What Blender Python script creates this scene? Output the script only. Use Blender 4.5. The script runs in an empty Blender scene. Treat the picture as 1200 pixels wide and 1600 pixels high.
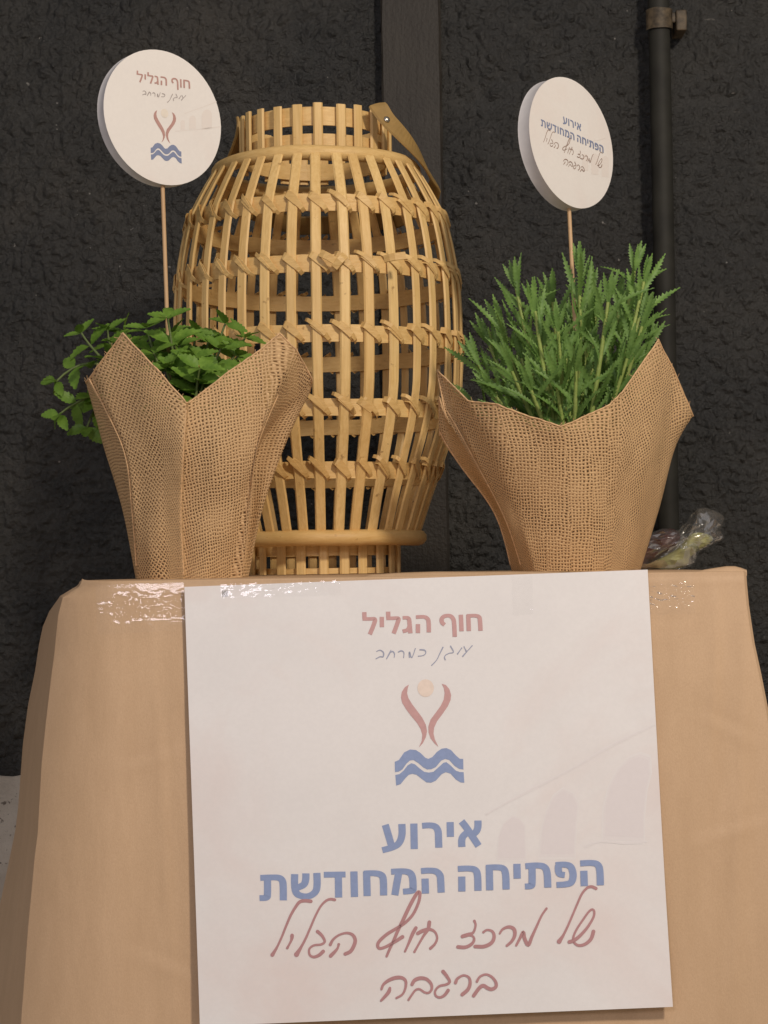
import bpy, bmesh, math, random
from mathutils import Vector, Matrix, noise
from mathutils.geometry import tessellate_polygon

R = math.radians
random.seed(7)
sc = bpy.context.scene
col = sc.collection

# ------------------------------------------------------------------ camera
F = 2900.0                      # focal length in photo pixels (1200 x 1600)
CAM = Vector((0.0, 0.0, 0.76))
PITCH = math.atan(78.0 / F)
ROLL = R(-0.9)
ROT = Matrix.Rotation(R(90) + PITCH, 3, 'X') @ Matrix.Rotation(ROLL, 3, 'Z')
cd = bpy.data.cameras.new('camera')
cam = bpy.data.objects.new('camera', cd)
col.objects.link(cam)
cam.matrix_world = Matrix.Translation(CAM) @ ROT.to_4x4()
cd.sensor_fit = 'VERTICAL'
cd.sensor_height = 24.0
cd.lens = F / 1600.0 * 24.0
cd.clip_start = 0.02
cd.clip_end = 60
sc.camera = cam

# ------------------------------------------------------------------ light
world = bpy.data.worlds.new('World')
sc.world = world
world.use_nodes = True
wb = world.node_tree.nodes['Background']
wb.inputs['Color'].default_value = (1.0, 0.95, 0.95, 1)
wb.inputs['Strength'].default_value = 0.26

def area(name, loc, aim, size, power, color):
    l = bpy.data.lights.new(name, 'AREA')
    l.shape = 'DISK'
    l.size = size
    l.energy = power
    l.color = color
    o = bpy.data.objects.new(name, l)
    col.objects.link(o)
    o.location = loc
    o.rotation_euler = (Vector(aim) - Vector(loc)).to_track_quat('-Z', 'Y').to_euler()
    return o

area('ceiling_lamp', (0.85, -0.10, 1.95), (0.0, 1.5, 0.8), 0.22, 28.0, (1.0, 0.885, 0.755))
area('room_lamp', (-0.42, -0.8, 1.50), (0.0, 1.5, 0.75), 0.45, 8.5, (0.96, 0.90, 1.0))

sc.view_settings.view_transform = 'Standard'
sc.view_settings.look = 'None'
sc.view_settings.exposure = 0.0
sc.view_settings.gamma = 1.0
sc.view_settings.use_curve_mapping = False

# ------------------------------------------------------------------ helpers
def ray(px, py):
    return ROT @ Vector(((px - 600.0) / F, (800.0 - py) / F, -1.0))

def P(px, py, Y):
    """The world point at distance Y (world y) seen at photo pixel px, py."""
    d = ray(px, py)
    return CAM + d * (Y / d.y)

def on_plane(px, py, o, n):
    d = ray(px, py)
    return CAM + d * ((o - CAM).dot(n) / d.dot(n))

class MB:
    def __init__(s):
        s.v = []; s.f = []; s.m = []; s.uv = []; s.sm = []
    def add(s, verts, faces, mi=0, uvs=None, smooth=True):
        b = len(s.v)
        s.v += [tuple(x) for x in verts]
        for k, f in enumerate(faces):
            s.f.append([b + i for i in f]); s.m.append(mi); s.sm.append(smooth)
            s.uv.append(uvs[k] if uvs else [(0.0, 0.0)] * len(f))
    def grid(s, rows, mi=0, uvrows=None, closed=False, smooth=True):
        nr, nc = len(rows), len(rows[0])
        vs = [p for r in rows for p in r]
        fs = []; us = []
        for i in range(nr - 1):
            for j in range(nc if closed else nc - 1):
                k = (j + 1) % nc
                fs.append((i * nc + j, i * nc + k, (i + 1) * nc + k, (i + 1) * nc + j))
                if uvrows:
                    us.append([uvrows[i][j], uvrows[i][k], uvrows[i + 1][k], uvrows[i + 1][j]])
        s.add(vs, fs, mi, us if uvrows else None, smooth)
    def tube(s, pts, rad, seg=8, mi=0, caps=True, closed=False):
        pts = [Vector(p) for p in pts]
        n = len(pts)
        rows = []
        prev = None
        for i, p in enumerate(pts):
            if closed:
                t = pts[(i + 1) % n] - pts[i - 1]
            else:
                t = pts[min(i + 1, n - 1)] - pts[max(i - 1, 0)]
            t.normalize()
            a = prev if prev is not None else (Vector((0, 0, 1)) if abs(t.z) < .9 else Vector((1, 0, 0)))
            u = (a - t * a.dot(t)).normalized()
            prev = u
            w = t.cross(u)
            r = rad(i / (n - 1)) if callable(rad) else rad
            rows.append([p + (u * math.cos(2 * math.pi * k / seg) + w * math.sin(2 * math.pi * k / seg)) * r for k in range(seg)])
        if closed:
            rows.append(rows[0])
        s.grid(rows, mi, closed=True)
        if caps and not closed:
            s.add(rows[0], [tuple(range(seg))[::-1]], mi, smooth=False)
            s.add(rows[-1], [tuple(range(seg))], mi, smooth=False)
    def ribbon(s, pts, sides, normals, w, t, mi=0):
        """A flat strip with thickness: w (number or f(k)) wide along SIDES, t thick along NORMALS."""
        n = len(pts)
        rows = []
        for i in range(n):
            ww = (w(i / (n - 1)) if callable(w) else w) * .5
            p, a, b = Vector(pts[i]), Vector(sides[i]).normalized() * ww, Vector(normals[i]).normalized() * t * .5
            e = Vector(sides[i]).normalized() * min(ww * .3, t * .45)
            rows.append([p - a + e + b, p + a - e + b, p + a, p + a - e - b, p - a + e - b, p - a])
        s.grid(rows, mi, closed=True, smooth=False)
        s.add(rows[0], [(5, 4, 3, 2, 1, 0)], mi, smooth=False)
        s.add(rows[-1], [(0, 1, 2, 3, 4, 5)], mi, smooth=False)
    def box(s, lo, hi, mi=0):
        x0, y0, z0 = lo; x1, y1, z1 = hi
        v = [(x0, y0, z0), (x1, y0, z0), (x1, y1, z0), (x0, y1, z0), (x0, y0, z1), (x1, y0, z1), (x1, y1, z1), (x0, y1, z1)]
        s.add(v, [(0, 3, 2, 1), (4, 5, 6, 7), (0, 1, 5, 4), (1, 2, 6, 5), (2, 3, 7, 6), (3, 0, 4, 7)], mi, smooth=False)
    def build(s, name, mats, parent=None, bevel=0):
        me = bpy.data.meshes.new(name)
        me.from_pydata(s.v, [], s.f)
        for m in (mats if isinstance(mats, (list, tuple)) else [mats]):
            me.materials.append(m)
        me.polygons.foreach_set('material_index', s.m)
        me.polygons.foreach_set('use_smooth', s.sm)
        uvl = me.uv_layers.new(name='UVMap')
        flat = [c for f in s.uv for uv in f for c in uv]
        uvl.data.foreach_set('uv', flat)
        me.update()
        o = bpy.data.objects.new(name, me)
        col.objects.link(o)
        if parent is not None:
            o.parent = parent
            o.matrix_parent_inverse = Matrix.Translation(-parent.location)
        if bevel:
            b = o.modifiers.new('bevel', 'BEVEL'); b.width = bevel; b.segments = 2; b.limit_method = 'ANGLE'
        return o

def tag(o, label, cat, group=None):
    o['label'] = label; o['category'] = cat
    if group: o['group'] = group
    return o

def thing(name, loc, label, cat, group=None):
    o = bpy.data.objects.new(name, None)
    o.empty_display_size = .05
    o.location = loc
    col.objects.link(o)
    return tag(o, label, cat, group)

def structure(o):
    o['kind'] = 'structure'
    return o

def crom(pts, n):
    """Catmull-Rom through tuples, n steps per span."""
    out = []
    m = len(pts)
    for i in range(m - 1):
        p0, p1, p2, p3 = pts[max(i - 1, 0)], pts[i], pts[i + 1], pts[min(i + 2, m - 1)]
        for k in range(n):
            t = k / n
            out.append(tuple(.5 * ((2 * b) + (c - a) * t + (2 * a - 5 * b + 4 * c - d) * t * t + (3 * b - a - 3 * c + d) * t ** 3)
                             for a, b, c, d in zip(p0, p1, p2, p3)))
    out.append(tuple(pts[-1]))
    return out

def lerp_table(tab, x):
    if x <= tab[0][0]:
        a, b = tab[0], tab[1]
    elif x >= tab[-1][0]:
        a, b = tab[-2], tab[-1]
    else:
        for a, b in zip(tab, tab[1:]):
            if a[0] <= x <= b[0]: break
    t = (x - a[0]) / (b[0] - a[0])
    return [p + (q - p) * t for p, q in zip(a[1:], b[1:])]

# ------------------------------------------------------------------ materials
class N:
    def __init__(s, name):
        s.mat = bpy.data.materials.new(name)
        s.mat.use_nodes = True
        s.t = s.mat.node_tree
        s.b = s.t.nodes['Principled BSDF']
        s.out = s.t.nodes['Material Output']
    def n(s, typ, **kw):
        nd = s.t.nodes.new(typ)
        for k, v in kw.items():
            if hasattr(nd, k): setattr(nd, k, v)
        return nd
    def link(s, a, b): s.t.links.new(a, b)
    def noise(s, coord, scale, detail=3, rough=.55, dist=0.0):
        nd = s.n('ShaderNodeTexNoise')
        nd.inputs['Scale'].default_value = scale
        nd.inputs['Detail'].default_value = detail
        nd.inputs['Roughness'].default_value = rough
        nd.inputs['Distortion'].default_value = dist
        if coord is not None: s.link(coord, nd.inputs['Vector'])
        return nd
    def coord(s, kind='Object', scale=None):
        tc = s.n('ShaderNodeTexCoord')
        c = tc.outputs[kind]
        if scale:
            mp = s.n('ShaderNodeMapping')
            mp.inputs['Scale'].default_value = scale
            s.link(c, mp.inputs['Vector'])
            c = mp.outputs['Vector']
        return c
    def ramp(s, fac, stops):
        r = s.n('ShaderNodeValToRGB')
        e = r.color_ramp.elements
        while len(e) < len(stops): e.new(.5)
        for el, (p, c) in zip(e, stops):
            el.position = p
            el.color = (*c, 1) if len(c) == 3 else c
        s.link(fac, r.inputs['Fac'])
        return r.outputs['Color']
    def math(s, op, a, b=None, c=None):
        m = s.n('ShaderNodeMath', operation=op)
        for i, x in enumerate((a, b, c)):
            if x is None: continue
            if isinstance(x, (int, float)): m.inputs[i].default_value = x
            else: s.link(x, m.inputs[i])
        return m.outputs[0]
    def mix(s, fac, a, b, mode='MIX'):
        m = s.n('ShaderNodeMix', data_type='RGBA', blend_type=mode)
        for i, x in ((0, fac), (6, a), (7, b)):
            if isinstance(x, (int, float)): m.inputs[i].default_value = x
            elif isinstance(x, tuple): m.inputs[i].default_value = (*x, 1)
            else: s.link(x, m.inputs[i])
        return m.outputs[2]
    def bump(s, h, strength, dist):
        b = s.n('ShaderNodeBump')
        b.inputs['Strength'].default_value = strength
        b.inputs['Distance'].default_value = dist
        s.link(h, b.inputs['Height'])
        s.link(b.outputs['Normal'], s.b.inputs['Normal'])
        return b
    def base(s, c):
        if isinstance(c, tuple): s.b.inputs['Base Color'].default_value = (*c, 1)
        else: s.link(c, s.b.inputs['Base Color'])
    def set(s, rough=.6, spec=.5, **kw):
        s.b.inputs['Roughness'].default_value = rough
        s.b.inputs['Specular IOR Level'].default_value = spec
        for k, v in kw.items(): s.b.inputs[k].default_value = v
        return s.mat

def plain(name, c, rough=.6, spec=.4, var=.0, vscale=60, **kw):
    m = N(name)
    if var:
        nz = m.noise(m.coord(), vscale, 4)
        m.base(m.ramp(nz.outputs['Fac'], [(.3, tuple(x * (1 - var) for x in c)), (.7, tuple(min(1, x * (1 + var)) for x in c))]))
    else:
        m.base(c)
    return m.set(rough, spec, **kw)

def mat_wall():
    m = N('black_stucco')
    c = m.coord()
    n1 = m.noise(c, 150, 5, .65)
    n2 = m.noise(c, 9, 4, .6)
    n3 = m.noise(c, 420, 2, .5)
    k = m.ramp(n2.outputs['Fac'], [(.25, (.014, .0146, .0145)), (.75, (.035, .033, .028))])
    k = m.mix(m.ramp(n1.outputs['Fac'], [(.62, (0, 0, 0)), (.75, (1, 1, 1))]), k, (.055, .052, .046))
    dust = m.ramp(m.noise(c, 4.5, 5, .7).outputs['Fac'], [(.50, (0, 0, 0)), (.75, (.40, .40, .40))])
    k = m.mix(dust, k, (.060, .052, .042))
    scr = m.ramp(m.noise(m.coord('Object', (.35, 1, 1.6)), 70, 3, .6, 1.0).outputs['Fac'], [(.735, (0, 0, 0)), (.77, (.7, .7, .7))])
    k = m.mix(scr, k, (.13, .12, .105))
    fl = m.ramp(m.noise(c, 95, 2, .5).outputs['Fac'], [(.765, (0, 0, 0)), (.79, (1, 1, 1))])
    k = m.mix(fl, k, (.22, .21, .19))
    m.base(k)
    h = m.math('ADD', n1.outputs['Fac'], m.math('MULTIPLY', n3.outputs['Fac'], .35))
    m.bump(h, .8, .005)
    return m.set(.48, .5)

def mat_paintwood():
    m = N('black_painted_post')
    c = m.coord('Object', (1, 1, .12))
    n1 = m.noise(c, 160, 4, .6)
    n2 = m.noise(m.coord(), 14, 4)
    k = m.ramp(n2.outputs['Fac'], [(.3, (.020, .016, .012)), (.7, (.032, .026, .019))])
    m.base(k)
    m.bump(m.math('ADD', n1.outputs['Fac'], m.noise(m.coord(), 260, 3).outputs['Fac']), .45, .002)
    return m.set(.6, .4)

def mat_concrete():
    m = N('bare_concrete')
    c = m.coord()
    n1 = m.noise(c, 18, 6, .65)
    k = m.ramp(n1.outputs['Fac'], [(.3, (.48, .415, .335)), (.7, (.64, .57, .475))])
    pit = m.ramp(m.noise(c, 150, 3, .6).outputs['Fac'], [(.30, (0, 0, 0)), (.38, (1, 1, 1))])
    k = m.mix(pit, (.20, .165, .13), k)
    m.base(k)
    m.bump(m.noise(c, 220, 5, .7).outputs['Fac'], .6, .003)
    return m.set(.85, .25)

def mat_kraft():
    m = N('brown_kraft_paper')
    c = m.coord()
    n1 = m.noise(m.coord('Object', (1, 1, .22)), 60, 5, .6)
    n2 = m.noise(m.coord('Object', (1, 1, .6)), 900, 6, .75)
    n3 = m.noise(c, 7, 3)
    k = m.ramp(n1.outputs['Fac'], [(.3, (.550, .375, .222)), (.72, (.620, .430, .262))])
    k = m.mix(m.ramp(n2.outputs['Fac'], [(.30, (.45, .45, .45)), (.62, (0, 0, 0))]), k, (.44, .285, .165))
    k = m.mix(m.math('MULTIPLY', n3.outputs['Fac'], .25), k, (.61, .395, .255))
    m.base(k)
    h = m.math('ADD', m.math('MULTIPLY', n2.outputs['Fac'], .10), m.noise(m.coord('Object', (1, 1, .35)), 13, 4, .55, .8).outputs['Fac'])
    m.bump(h, .22, .012)
    return m.set(.58, .35)

def mat_paper(name, c):
    m = N(name)
    co = m.coord()
    n1 = m.noise(co, 14, 4, .6)
    n2 = m.noise(co, 300, 3, .6)
    k = m.ramp(n1.outputs['Fac'], [(.36, tuple(x * .965 for x in c)), (.6, c)])
    k = m.mix(m.ramp(m.noise(co, 5.5, 5, .62, .6).outputs['Fac'], [(.44, (0, 0, 0)), (.68, (1, 1, 1))]), k, (c[0] * .955, c[1] * .885, c[2] * .865))
    k = m.mix(m.math('MULTIPLY', m.ramp(n2.outputs['Fac'], [(.4, (1, 1, 1)), (.6, (0, 0, 0))]), .10), k, tuple(x * .8 for x in c))
    m.base(k)
    m.bump(m.noise(co, 7, 2).outputs['Fac'], .12, .01)
    return m.set(.55, .35)

def mat_ink(name, c, var=.05):
    m = N(name)
    nz = m.noise(m.coord(), 260, 3, .6)
    m.base(m.ramp(nz.outputs['Fac'], [(.3, tuple(x * (1 - var) for x in c)), (.7, tuple(min(1, x * (1 + var)) for x in c))]))
    return m.set(.55, .3)

def mat_rattan(name, lo, hi, along='z'):
    m = N(name)
    sc_ = (1, 1, .06) if along == 'z' else (.25, .25, 1)
    n1 = m.noise(m.coord('Object', sc_), 420, 4, .6)
    n2 = m.noise(m.coord(), 24, 3)
    n3 = m.noise(m.coord(), 130, 3, .6)
    oi = m.n('ShaderNodeObjectInfo')
    k = m.ramp(n1.outputs['Fac'], [(.28, lo), (.62, hi)])
    k = m.mix(m.ramp(n2.outputs['Fac'], [(.42, (0, 0, 0)), (.72, (.30, .30, .30))]), k, tuple(x * .72 for x in lo))
    k = m.mix(m.ramp(n3.outputs['Fac'], [(.66, (0, 0, 0)), (.76, (.7, .7, .7))]), k, (.24, .12, .04))
    k = m.mix(m.math('MULTIPLY', oi.outputs['Random'], .42), k, (hi[0] * .74, hi[1] * .62, hi[2] * .46))
    m.base(k)
    m.bump(n1.outputs['Fac'], .35, .0012)
    return m.set(.48, .4)

def mat_burlap():
    m = N('burlap_weave')
    tc = m.n('ShaderNodeTexCoord')
    nz = m.noise(tc.outputs['UV'], 55, 3, .6)
    off = m.n('ShaderNodeVectorMath', operation='MULTIPLY_ADD')
    m.link(nz.outputs['Color'], off.inputs[0])
    off.inputs[1].default_value = (.0062, .0062, 0)
    m.link(tc.outputs['UV'], off.inputs[2])
    sp = m.n('ShaderNodeSeparateXYZ')
    m.link(off.outputs[0], sp.inputs[0])
    pu, pv = .0031, .0027
    u = m.math('MULTIPLY', sp.outputs['X'], 2 * math.pi / pu)
    v = m.math('MULTIPLY', sp.outputs['Y'], 2 * math.pi / pv)
    a = m.math('MULTIPLY_ADD', m.math('SINE', u), .5, .5)
    b = m.math('MULTIPLY_ADD', m.math('SINE', v), .5, .5)
    # threads go over and under each other
    ov = m.math('MULTIPLY', m.math('SINE', m.math('MULTIPLY', u, .5)), m.math('SINE', m.math('MULTIPLY', v, .5)))
    ha = m.math('MULTIPLY', a, m.math('MULTIPLY_ADD', ov, .28, .72))
    hb = m.math('MULTIPLY', b, m.math('MULTIPLY_ADD', ov, -.28, .72))
    h = m.math('MAXIMUM', ha, hb)
    big = m.noise(tc.outputs['UV'], 26, 3, .6)
    fine = m.noise(tc.outputs['UV'], 900, 3, .6)
    hole_in = m.math('ADD', m.math('MAXIMUM', a, b), m.math('MULTIPLY', m.math('SUBTRACT', big.outputs['Fac'], .5), 1.3))
    solid = m.ramp(hole_in, [(.20, (0, 0, 0)), (.40, (1, 1, 1))])
    k = m.ramp(h, [(.12, (.35, .205, .088)), (.80, (.76, .525, .275))])
    k = m.mix(m.ramp(fine.outputs['Fac'], [(.35, (.75, .75, .75)), (.62, (0, 0, 0))]), k, (.52, .325, .17))
    k = m.mix(m.math('MULTIPLY', big.outputs['Fac'], .25), k, (.70, .46, .25))
    k = m.mix(solid, (.22, .115, .048), k)
    m.base(k)
    hh = m.math('ADD', h, m.math('MULTIPLY', fine.outputs['Fac'], .25))
    m.bump(hh, .55, .0016)
    m.set(.8, .2)
    tr = m.n('ShaderNodeBsdfTransparent')
    mx = m.n('ShaderNodeMixShader')
    m.link(m.math('MULTIPLY_ADD', solid, .5, .5), mx.inputs[0])
    m.link(tr.outputs[0], mx.inputs[1])
    m.link(m.b.outputs[0], mx.inputs[2])
    m.link(mx.outputs[0], m.out.inputs['Surface'])
    return m.mat

def mat_leaf(name, lo, hi, trans=.3):
    m = N(name)
    n1 = m.noise(m.coord(), 130, 3)
    oi = m.n('ShaderNodeObjectInfo')
    k = m.ramp(n1.outputs['Fac'], [(.3, lo), (.7, hi)])
    k = m.mix(m.math('MULTIPLY', oi.outputs['Random'], .35), k, tuple(x * .62 for x in lo))
    m.base(k)
    m.bump(m.noise(m.coord(), 420, 2).outputs['Fac'], .3, .0015)
    m.set(.5, .4)
    tl = m.n('ShaderNodeBsdfTranslucent')
    m.link(k, tl.inputs['Color'])
    mx = m.n('ShaderNodeMixShader')
    mx.inputs[0].default_value = trans
    m.link(m.b.outputs[0], mx.inputs[1])
    m.link(tl.outputs[0], mx.inputs[2])
    m.link(mx.outputs[0], m.out.inputs['Surface'])
    return m.mat

def mat_film(name, gloss=.12, bump_scale=120, bstr=.6, rough=.06, tint=(1, 1, 1), haze=0.0):
    """Thin clear plastic: see-through with a crinkled sheen."""
    m = N(name)
    tr = m.n('ShaderNodeBsdfTransparent')
    tr.inputs['Color'].default_value = (*tint, 1)
    gl = m.n('ShaderNodeBsdfGlossy')
    gl.inputs['Roughness'].default_value = rough
    bp = m.n('ShaderNodeBump')
    bp.inputs['Strength'].default_value = bstr
    bp.inputs['Distance'].default_value = .004
    m.link(m.noise(m.coord(), bump_scale, 3, .5, .4).outputs['Fac'], bp.inputs['Height'])
    m.link(bp.outputs['Normal'], gl.inputs['Normal'])
    fr = m.n('ShaderNodeFresnel')
    fr.inputs['IOR'].default_value = 1.45
    f = m.math('ADD', m.math('MULTIPLY', fr.outputs[0], .55), gloss)
    mx = m.n('ShaderNodeMixShader')
    m.link(f, mx.inputs[0]); m.link(tr.outputs[0], mx.inputs[1]); m.link(gl.outputs[0], mx.inputs[2])
    last = mx.outputs[0]
    if haze:
        df = m.n('ShaderNodeBsdfDiffuse')
        df.inputs['Color'].default_value = (.7, .68, .64, 1)
        m2 = m.n('ShaderNodeMixShader')
        m2.inputs[0].default_value = haze
        m.link(last, m2.inputs[1]); m.link(df.outputs[0], m2.inputs[2])
        last = m2.outputs[0]
    m.link(last, m.out.inputs['Surface'])
    return m.mat

M = {}
M['wall'] = mat_wall()
M['post'] = mat_paintwood()
M['concrete'] = mat_concrete()
M['pipe'] = plain('black_pipe_paint', (.022, .021, .016), .66, .32, .35, 30)
M['clamp'] = plain('worn_clamp', (.085, .062, .036), .6, .4, .6, 120)
M['kraft'] = mat_kraft()
M['paper'] = mat_paper('white_poster_paper', (.80, .775, .765))
M['discpaper'] = mat_paper('cream_disc_paper', (.80, .755, .70))
M['foam'] = plain('grey_white_foam_edge', (.62, .60, .60), .7, .3, .06, 90)
M['red'] = mat_ink('faded_red_ink', (.56, .335, .325))
M['hand'] = mat_ink('dusky_red_ink', (.46, .245, .25))
M['blue'] = mat_ink('slate_blue_ink', (.265, .335, .535))
M['script'] = mat_ink('thin_blue_ink', (.34, .36, .46))
M['sun'] = mat_ink('pale_peach_ink', (.80, .67, .58))
M['ghost'] = mat_ink('faint_mauve_print', (.752, .704, .706), .012)
M['ghosthalo'] = mat_ink('faintest_mauve_print', (.782, .750, .742), .012)
M['ghostmid'] = mat_ink('fainter_mauve_print', (.766, .724, .722), .012)
M['ghostline'] = mat_ink('faint_grey_print', (.755, .715, .71))
M['dred'] = mat_ink('disc_red_ink', (.47, .275, .235))
M['dblue'] = mat_ink('disc_blue_ink', (.215, .25, .37))
M['dhand'] = mat_ink('disc_brown_ink', (.34, .24, .195))
M['dscript'] = mat_ink('disc_grey_ink', (.40, .355, .33))
M['dsun'] = mat_ink('disc_sun_ink', (.76, .685, .58))
M['dghost'] = mat_ink('disc_faint_print', (.755, .69, .63), .012)
M['stick'] = mat_rattan('pale_wooden_stick', (.58, .38, .21), (.68, .47, .27))
M['stave'] = mat_rattan('split_rattan', (.70, .46, .17), (.84, .585, .25))
M['hoop'] = mat_rattan('rattan_band', (.68, .44, .16), (.82, .565, .235), 'r')
M['lash'] = mat_rattan('rattan_lashing', (.62, .39, .14), (.79, .535, .215), 'r')
M['leather'] = plain('tan_leather', (.33, .205, .065), .45, .5, .15, 70)
M['metal'] = plain('rivet_metal', (.55, .50, .42), .25, .5, 0, 1, Metallic=1.0)
M['burlap'] = mat_burlap()
M['hem'] = plain('burlap_thread', (.66, .43, .23), .8, .2, .25, 400)
M['pot'] = plain('black_nursery_pot', (.02, .018, .016), .6, .4)
M['soil'] = plain('dark_soil', (.028, .020, .013), .95, .1, .5, 200)
M['mint'] = mat_leaf('mint_leaf', (.115, .235, .028), (.225, .385, .055))
M['mintstem'] = mat_leaf('mint_stem', (.12, .17, .05), (.17, .22, .07), .1)
M['herb'] = mat_leaf('toothed_leaf', (.140, .265, .058), (.255, .425, .105))
M['herbstem'] = mat_leaf('pale_green_stem', (.30, .40, .09), (.42, .50, .15), .1)
M['tape'] = mat_film('clear_tape', .012, 60, .04, .06, (1, 1, 1), .0)
M['film'] = mat_film('cellophane', .015, 60, .45, .16, (.98, .98, .96), .05)
M['darkred'] = plain('dark_red_wrapper', (.075, .022, .022), .45, .5, .3, 90)
M['palegreen'] = plain('pale_green_leaf_wrapper', (.33, .32, .13), .5, .4, .3, 110)
M['greymark'] = plain('grey_mark', (.36, .34, .33), .6, .3, .2, 500)

# ------------------------------------------------------------------ wall, base, floor
YW = 2.10
def wall_depth(x, z):
    """How far the stucco stands out at this point of the wall (metres)."""
    p = Vector((x, z, 0))
    w = Vector((noise.noise(p * 40) * .006, noise.noise(p * 40 + Vector((9, 9, 0))) * .006, 0))
    a = abs(noise.noise((p + w) * 88)) * .0070 + abs(noise.noise((p + w) * 190 + Vector((7, 3, 0)))) * .0055 - .004
    b = noise.noise(p * 14) * .0022
    d = a + b
    # horizontal block joint pointed smooth
    zj = JOINT + noise.noise(Vector((x * 9, 2, 0))) * .0015
    k = max(0.0, 1 - abs(z - zj) / .0085)
    k = min(1.0, k * 2.2) * (.55 + .45 * noise.noise(Vector((x * 12, 5, 1))))
    d = d * (1 - .75 * k) - .003 * k
    return d
JOINT = P(1120, 158, YW).z
ZB = P(20, 1212, YW).z
def build_wall():
    mb = MB()
    x0, x1, z0, z1 = -.82, .82, ZB - .02, 1.50
    st = .0020
    nx, nz = int((x1 - x0) / st), int((z1 - z0) / st)
    rows = []
    for i in range(nz + 1):
        z = z0 + (z1 - z0) * i / nz
        rows.append([(x0 + (x1 - x0) * j / nx, YW - wall_depth(x0 + (x1 - x0) * j / nx, z), z) for j in range(nx + 1)])
    mb.grid(rows)
    # plain sheets beyond the part one sees
    yb = YW + .011
    mb.grid([[(-2.2, yb, z0), (2.2, yb, z0)], [(-2.2, yb, 2.6), (2.2, yb, 2.6)]])
    structure(mb.build('wall', M['wall']))
    # bare concrete below the black coat, its top edge ragged
    mb = MB()
    top = []
    n = 260
    for j in range(n + 1):
        x = -2.2 + 4.4 * j / n
        top.append((x, ZB + noise.noise(Vector((x * 60, 0, 0))) * .004))
    yb = YW - .012
    mb.grid([[(x, yb, 0) for x, z in top], [(x, yb, z) for x, z in top], [(x, YW + .03, z) for x, z in top]])
    structure(mb.build('wall_base', M['concrete']))
    mb = MB()
    mb.grid([[(-2.2, -2, 0), (2.2, -2, 0)], [(-2.2, YW + .02, 0), (2.2, YW + .02, 0)]])
    structure(mb.build('floor', M['concrete']))
build_wall()

# flat post set against the wall behind the lantern
mb = MB()
yp = YW - .020
a, b = P(596, 100, yp), P(690, 100, yp)
prof = [(a.x, YW + .01), (a.x, yp + .002), (a.x + .002, yp), (b.x - .003, yp), (b.x, yp + .003), (b.x, YW + .01)]
rows = []
for i in range(90):
    z = ZB + .004 + (1.56 - ZB) * i / 89
    rows.append([(x + noise.noise(Vector((k, z * 26, 1))) * .0009, y + noise.noise(Vector((k, z * 22, 4))) * .0007, z) for k, (x, y) in enumerate(prof)])
mb.grid(rows, smooth=False)
tag(mb.build('wall_post', M['post']), 'flat smooth black post on the wall behind the lantern', 'post')

# conduit pipe with its clamp
ypi = YW - .030
pc = P(1031, 100, ypi)
rp = 17 * ypi / F
root = thing('conduit_pipe', (pc.x, ypi, ZB), 'thin black painted conduit pipe running down the wall at right', 'pipe')
mb = MB()
mb.tube([(pc.x + noise.noise(Vector((z * 3, 0, 9))) * .0015, ypi, z) for z in [ZB + (1.56 - ZB) * i / 40 for i in range(41)]], rp, 20)
mb.build('pipe', M['pipe'], root)
mb = MB()
zt, zb_ = P(1031, 17, ypi).z, P(1031, 48, ypi).z
rows = []
for z in (zb_, zb_ + .002, (zb_ + zt) / 2, zt - .002, zt):
    rows.append([(pc.x + (rp + .003) * math.cos(t), ypi + (rp + .003) * math.sin(t), z + noise.noise(Vector((t, z * 50, 3))) * .001) for t in [math.pi + .15 + (math.pi - .1) * k / 16 for k in range(17)]])
mb.grid(rows)
mb.box((pc.x + rp * .6, ypi - .004, zb_ + .008), (pc.x + rp + .013, ypi + .001, zt - .003))
mb.box((pc.x + rp + .006, ypi - .008, zb_ - .002), (pc.x + rp + .018, YW - .002, zt - .001))
mb.build('clamp', [M['clamp']], root, .0015)

# ------------------------------------------------------------------ paper-covered table
TZ = P(650, 900, 1.40).z          # table top height
YB = 1.98
# py: fold x, silhouette x, right x, front y
LV = [(906, 128, 126, 1168, 1.400), (914, 116, 112, 1168.5, 1.3985), (926, 98, 94, 1169.5, 1.398), (953, 91, 77, 1172, 1.396),
      (981, 88, 67, 1176, 1.394), (1014, 85, 61, 1181, 1.392), (1060, 79, 55, 1191, 1.389), (1121, 72, 44, 1203, 1.386),
      (1190, 65, 36, 1214, 1.382), (1300, 59, 29, 1230, 1.376), (1339, 54, 25, 1236, 1.374), (1407, 48, 13, 1245, 1.371),
      (1449, 44, 5, 1250, 1.369), (1600, 33, -22, 1268, 1.362), (1900, 18, -50, 1295, 1.350), (2420, 0, -80, 1330, 1.345)]
CREASES = [(700, 880, 1085, 1010, .0016, 7), (1120, 895, 1098, 1250, .0013, 9), (168, 905, 148, 1300, .0015, 12), (235, 985, 262, 1600, .0011, 9), (1160, 960, 1130, 1600, .0016, 14),
           (150, 1210, 290, 1165, .0010, 8), (1060, 1330, 1200, 1290, .0010, 9), (190, 1480, 300, 1530, .0009, 9), (1070, 1120, 1180, 1175, .0009, 8)]
def crease(px, py):
    d = 0.0
    for x0, y0, x1, y1, a, w in CREASES:
        L2 = (x1 - x0) ** 2 + (y1 - y0) ** 2
        t = ((px - x0) * (x1 - x0) + (py - y0) * (y1 - y0)) / L2
        if -.05 < t < 1.05:
            e = ((px - x0) * (y1 - y0) - (py - y0) * (x1 - x0)) / math.sqrt(L2)
            k = math.sin(math.pi * (t + .05) / 1.1)
            d += a * k * (math.exp(-abs(e) / w) - .5 * math.exp(-((e - w * 1.8) / w) ** 2))
    return d
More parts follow.
